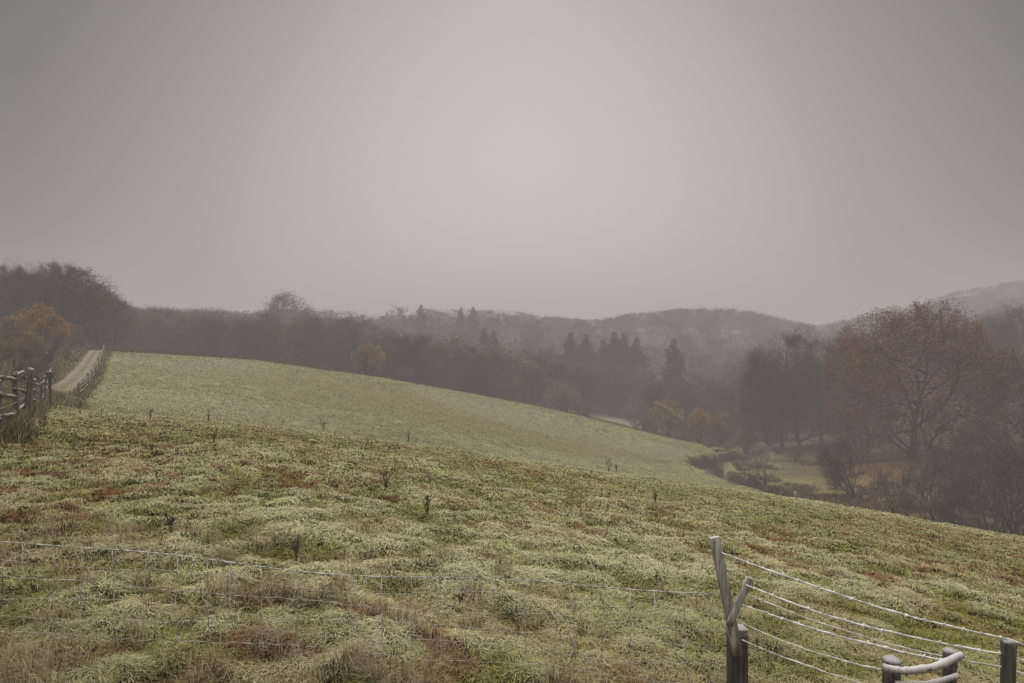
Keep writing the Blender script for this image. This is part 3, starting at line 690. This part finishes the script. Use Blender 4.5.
part("wire", [tube(top, .0025*(1+.35*R.randn(90)), 6)], M_net, f1, "thin frosted sagging top strand")
gl = height(top[:, 0], top[:, 1])+.03
nets = []
for k in range(1, 6):
    f = k/6.; P_ = top.copy(); P_[:, 2] = top[:, 2]*(1-f)+gl*f+R.normal(0, .004, 90)+.012*np.sin(t*23+k*2); nets.append(tube(P_, .0011, 4))
nv = 34
for k in range(nv):
    f = (k+.3+.4*R.rand())/nv; c = np.array([np.interp(f, t, top[:, j]) for j in range(3)]); g0 = float(np.interp(f, t, gl))
    s = np.linspace(0, 1, 7)[:, None]; P_ = c+(np.array([c[0]+R.normal(0, .02), c[1], g0])-c)*s; P_[:, 0] += R.normal(0, .004, 7)
    nets.append(tube(P_, .0024, 4))
part("netting", nets, M_net, f1, "thin square stock netting")
cb = W(892, 683, 3.45); g2 = obj("rail_fence", None, label="low round-pole corner fence dusted with frost", cat="fence", loc=(cb[0], cb[1], gr(cb[0], cb[1])))
for (u, vt, d, r) in [(892, 659, 3.45, .045), (950, 650, 3.5, .036), (1008, 640, 3.58, .034)]:
    tp = W(u, vt, d); gg = gr(tp[0], d); part("post", [pole((tp[0], d, gg-.25), tp, r, r*.96, 12, seed=u)], M_wood_dark, g2)
def curved(pts, r, seed):
    pts = np.array(pts); n = 18; tt = np.linspace(0, len(pts)-1, n)
    P_ = np.stack([pchip(range(len(pts)), pts[:, k], tt) for k in range(3)], 1); return tube(P_, r*(1+.08*np.random.RandomState(seed).randn(n)), 10)
part("rail", [curved([W(884, 668, 3.38), W(905, 671, 3.37), (W(930, 668, 3.37)), W(962, 655, 3.42)], .019, 1)], M_wood_pale, g2, "bent pole rail with frosted top")
part("rail", [curved([W(896, 684, 3.38), W(925, 684, 3.38), W(958, 676, 3.42)], .014, 2)], M_wood_pale, g2)

e0 = obj("post_and_rail_fence", None, label="old weathered fence overgrown with brambles beside the track", cat="fence", loc=(*uw(5, 13), gz(5, 13)))
fq = [(-40, 11.2), (3, 12.8), (17, 15.5), (25, 19), (31, 23), (36, 28), (40, 33), (44, 40), (48, 48), (53, 57)]; prev = None
for i, (u, d) in enumerate(fq):
    x, y = uw(u, d); g = gr(x, y); hgt = 1.45+.2*random.uniform(-1, 1); ln = random.uniform(-.16, .16)
    part("post", [pole((x, y, g-.3), (x+ln, y, g+hgt), random.uniform(.065, .09), random.uniform(.05, .075), 10, seed=i, wob=.02)], M_wood_brown, e0)
    if prev:
        for fz in (.4, .8, 1.2):
            part("rail", [pole((prev[0], prev[1]-.08, prev[2]+fz+random.uniform(-.1, .1)), (x, y-.08, g+fz+random.uniform(-.1, .1)), .042, .032, seed=i, wob=.02)], M_wood_brown, e0)
        part("wire", [tube([np.array(prev)+[0, 0, fz], np.array([x, y, g+fz])], .005, 4) for fz in (.2, .6)], M_net, e0)
    prev = (x, y, g)
e1 = obj("post_and_wire_fence", None, label="rough weathered post-and-wire fence between track and meadow", cat="fence", loc=(*uw(88, 52), gz(88, 52)))
fp = [(79, 49), (84, 53), (88, 57), (91.5, 62), (95, 67), (98, 73), (100.5, 80), (103, 88), (104, 97)]; prev = None
for i, (u, d) in enumerate(fp):
    x, y = uw(u, d); g = gz(u, d)
    part("post", [pole((x, y, g-.3), (x+random.uniform(-.15, .15), y, g+1.2+random.uniform(-.25, .15)), .085, .07, 8, seed=i, wob=.03)], M_wood_brown, e1)
    if prev:
        part("wire", [tube([(prev[0], prev[1], prev[2]+fz), (x, y, g+fz)], .014, 4) for fz in (.4, .75, 1.0)], M_net, e1)
    prev = (x, y, g)
sx, sy = uw(50, 34); g_ = gz(50, 34); s_ = obj("marker_post", None, label="dark marker post with a small box beside the track", cat="post", loc=(sx, sy, g_))
part("shaft", [pole((sx, sy, g_-.2), (sx, sy, g_+1.5), .06, .055, 8)], M_wood_dark, s_)
part("box", [pole((sx, sy-.02, g_+1.5), (sx, sy-.02, g_+1.85), .14, .13, sq=.8)], M_wood_dark, s_)

# ------------------------------------------------------------------ mist volume
import bmesh
bm = bmesh.new(); bmesh.ops.create_cube(bm, size=1); mm = bpy.data.meshes.new("mist"); bm.to_mesh(mm); bm.free()
mist = obj("mist", mm, label="thin winter mist filling the valley", cat="mist", kind="structure", loc=(0, 400, -35))
mist.scale = (2400, 1900, 210)
m = bpy.data.materials.new("mist"); m.use_nodes = True; t = m.node_tree; t.nodes.clear()
o_ = t.nodes.new("ShaderNodeOutputMaterial"); va = t.nodes.new("ShaderNodeVolumeAbsorption"); va.inputs["Color"].default_value = (0, 0, 0, 1); va.inputs["Density"].default_value = FOG_SIGMA
em = t.nodes.new("ShaderNodeEmission"); em.inputs["Color"].default_value = (*FOG_COL, 1); em.inputs["Strength"].default_value = FOG_SIGMA  # even glow stands in for daylight scattered by the mist
ad = t.nodes.new("ShaderNodeAddShader"); t.links.new(va.outputs[0], ad.inputs[0]); t.links.new(em.outputs[0], ad.inputs[1]); t.links.new(ad.outputs[0], o_.inputs["Volume"])
mm.materials.append(m)

# ------------------------------------------------------------------ world, sun, camera
w = bpy.data.worlds.new("World"); S.world = w; w.use_nodes = True; t = w.node_tree; t.nodes.clear()
N = t.nodes.new; L = t.links.new
SE = math.radians(38); SR = math.radians(0)
sky = N("ShaderNodeTexSky"); sky.sky_type = 'NISHITA'; sky.sun_disc = False; sky.sun_elevation = SE; sky.sun_rotation = SR
b1 = N("ShaderNodeBackground"); b1.inputs["Strength"].default_value = .05*.25
hs = N("ShaderNodeHueSaturation"); hs.inputs["Saturation"].default_value = .1; L(sky.outputs[0], hs.inputs["Color"]); L(hs.outputs[0], b1.inputs[0])
tc = N("ShaderNodeTexCoord"); nm = N("ShaderNodeVectorMath"); nm.operation = 'NORMALIZE'; L(tc.outputs["Generated"], nm.inputs[0])
dp = N("ShaderNodeVectorMath"); dp.operation = 'DOT_PRODUCT'; L(nm.outputs[0], dp.inputs[0]); g = Vector((.02, 1, .13)).normalized(); dp.inputs[1].default_value = g
cr = N("ShaderNodeValToRGB"); L(dp.outputs["Value"], cr.inputs[0]); e = cr.color_ramp.elements
e[0].position = 0; e[0].color = (.2, .184, .176, 1); e[1].position = 1; e[1].color = (.56, .502, .472, 1)
for p, c in [(.70, .02), (.80, .07), (.90, .235), (.97, .43)]:
    x = e.new(p); x.color = (c*1.06, c*.96, c*.91, 1)
sp = N("ShaderNodeSeparateXYZ"); L(nm.outputs[0], sp.inputs[0])
mr = N("ShaderNodeMapRange"); mr.interpolation_type = 'SMOOTHSTEP'; mr.inputs[1].default_value = .52; mr.inputs[2].default_value = .95; mr.inputs[4].default_value = 2.6; L(sp.outputs[2], mr.inputs[0])
b2 = N("ShaderNodeBackground"); L(cr.outputs[0], b2.inputs[0]); b2.inputs[1].default_value = 1.
b3 = N("ShaderNodeBackground"); b3.inputs[0].default_value = (1, .96, .88, 1); L(mr.outputs[0], b3.inputs[1])
a1 = N("ShaderNodeAddShader"); a2 = N("ShaderNodeAddShader"); o_ = N("ShaderNodeOutputWorld")
L(b1.outputs[0], a1.inputs[0]); L(b2.outputs[0], a1.inputs[1]); L(a1.outputs[0], a2.inputs[0]); L(b3.outputs[0], a2.inputs[1]); L(a2.outputs[0], o_.inputs[0])
sl = bpy.data.lights.new("sun", 'SUN'); sl.energy = 1.5; sl.angle = math.radians(12); sl.color = (1, .94, .84)
so = bpy.data.objects.new("sun", sl); COL.objects.link(so); so.rotation_euler = (-(math.pi/2-SE), 0, 0)
cd = bpy.data.cameras.new("camera"); cd.lens = 24; cd.sensor_width = 36; cd.clip_end = 6000; cd.clip_start = .05
co = bpy.data.objects.new("camera", cd); COL.objects.link(co); co.rotation_euler = (math.pi/2, 0, 0); S.camera = co
S.view_settings.view_transform = 'Standard'; S.view_settings.look = 'None'; S.view_settings.exposure = 0
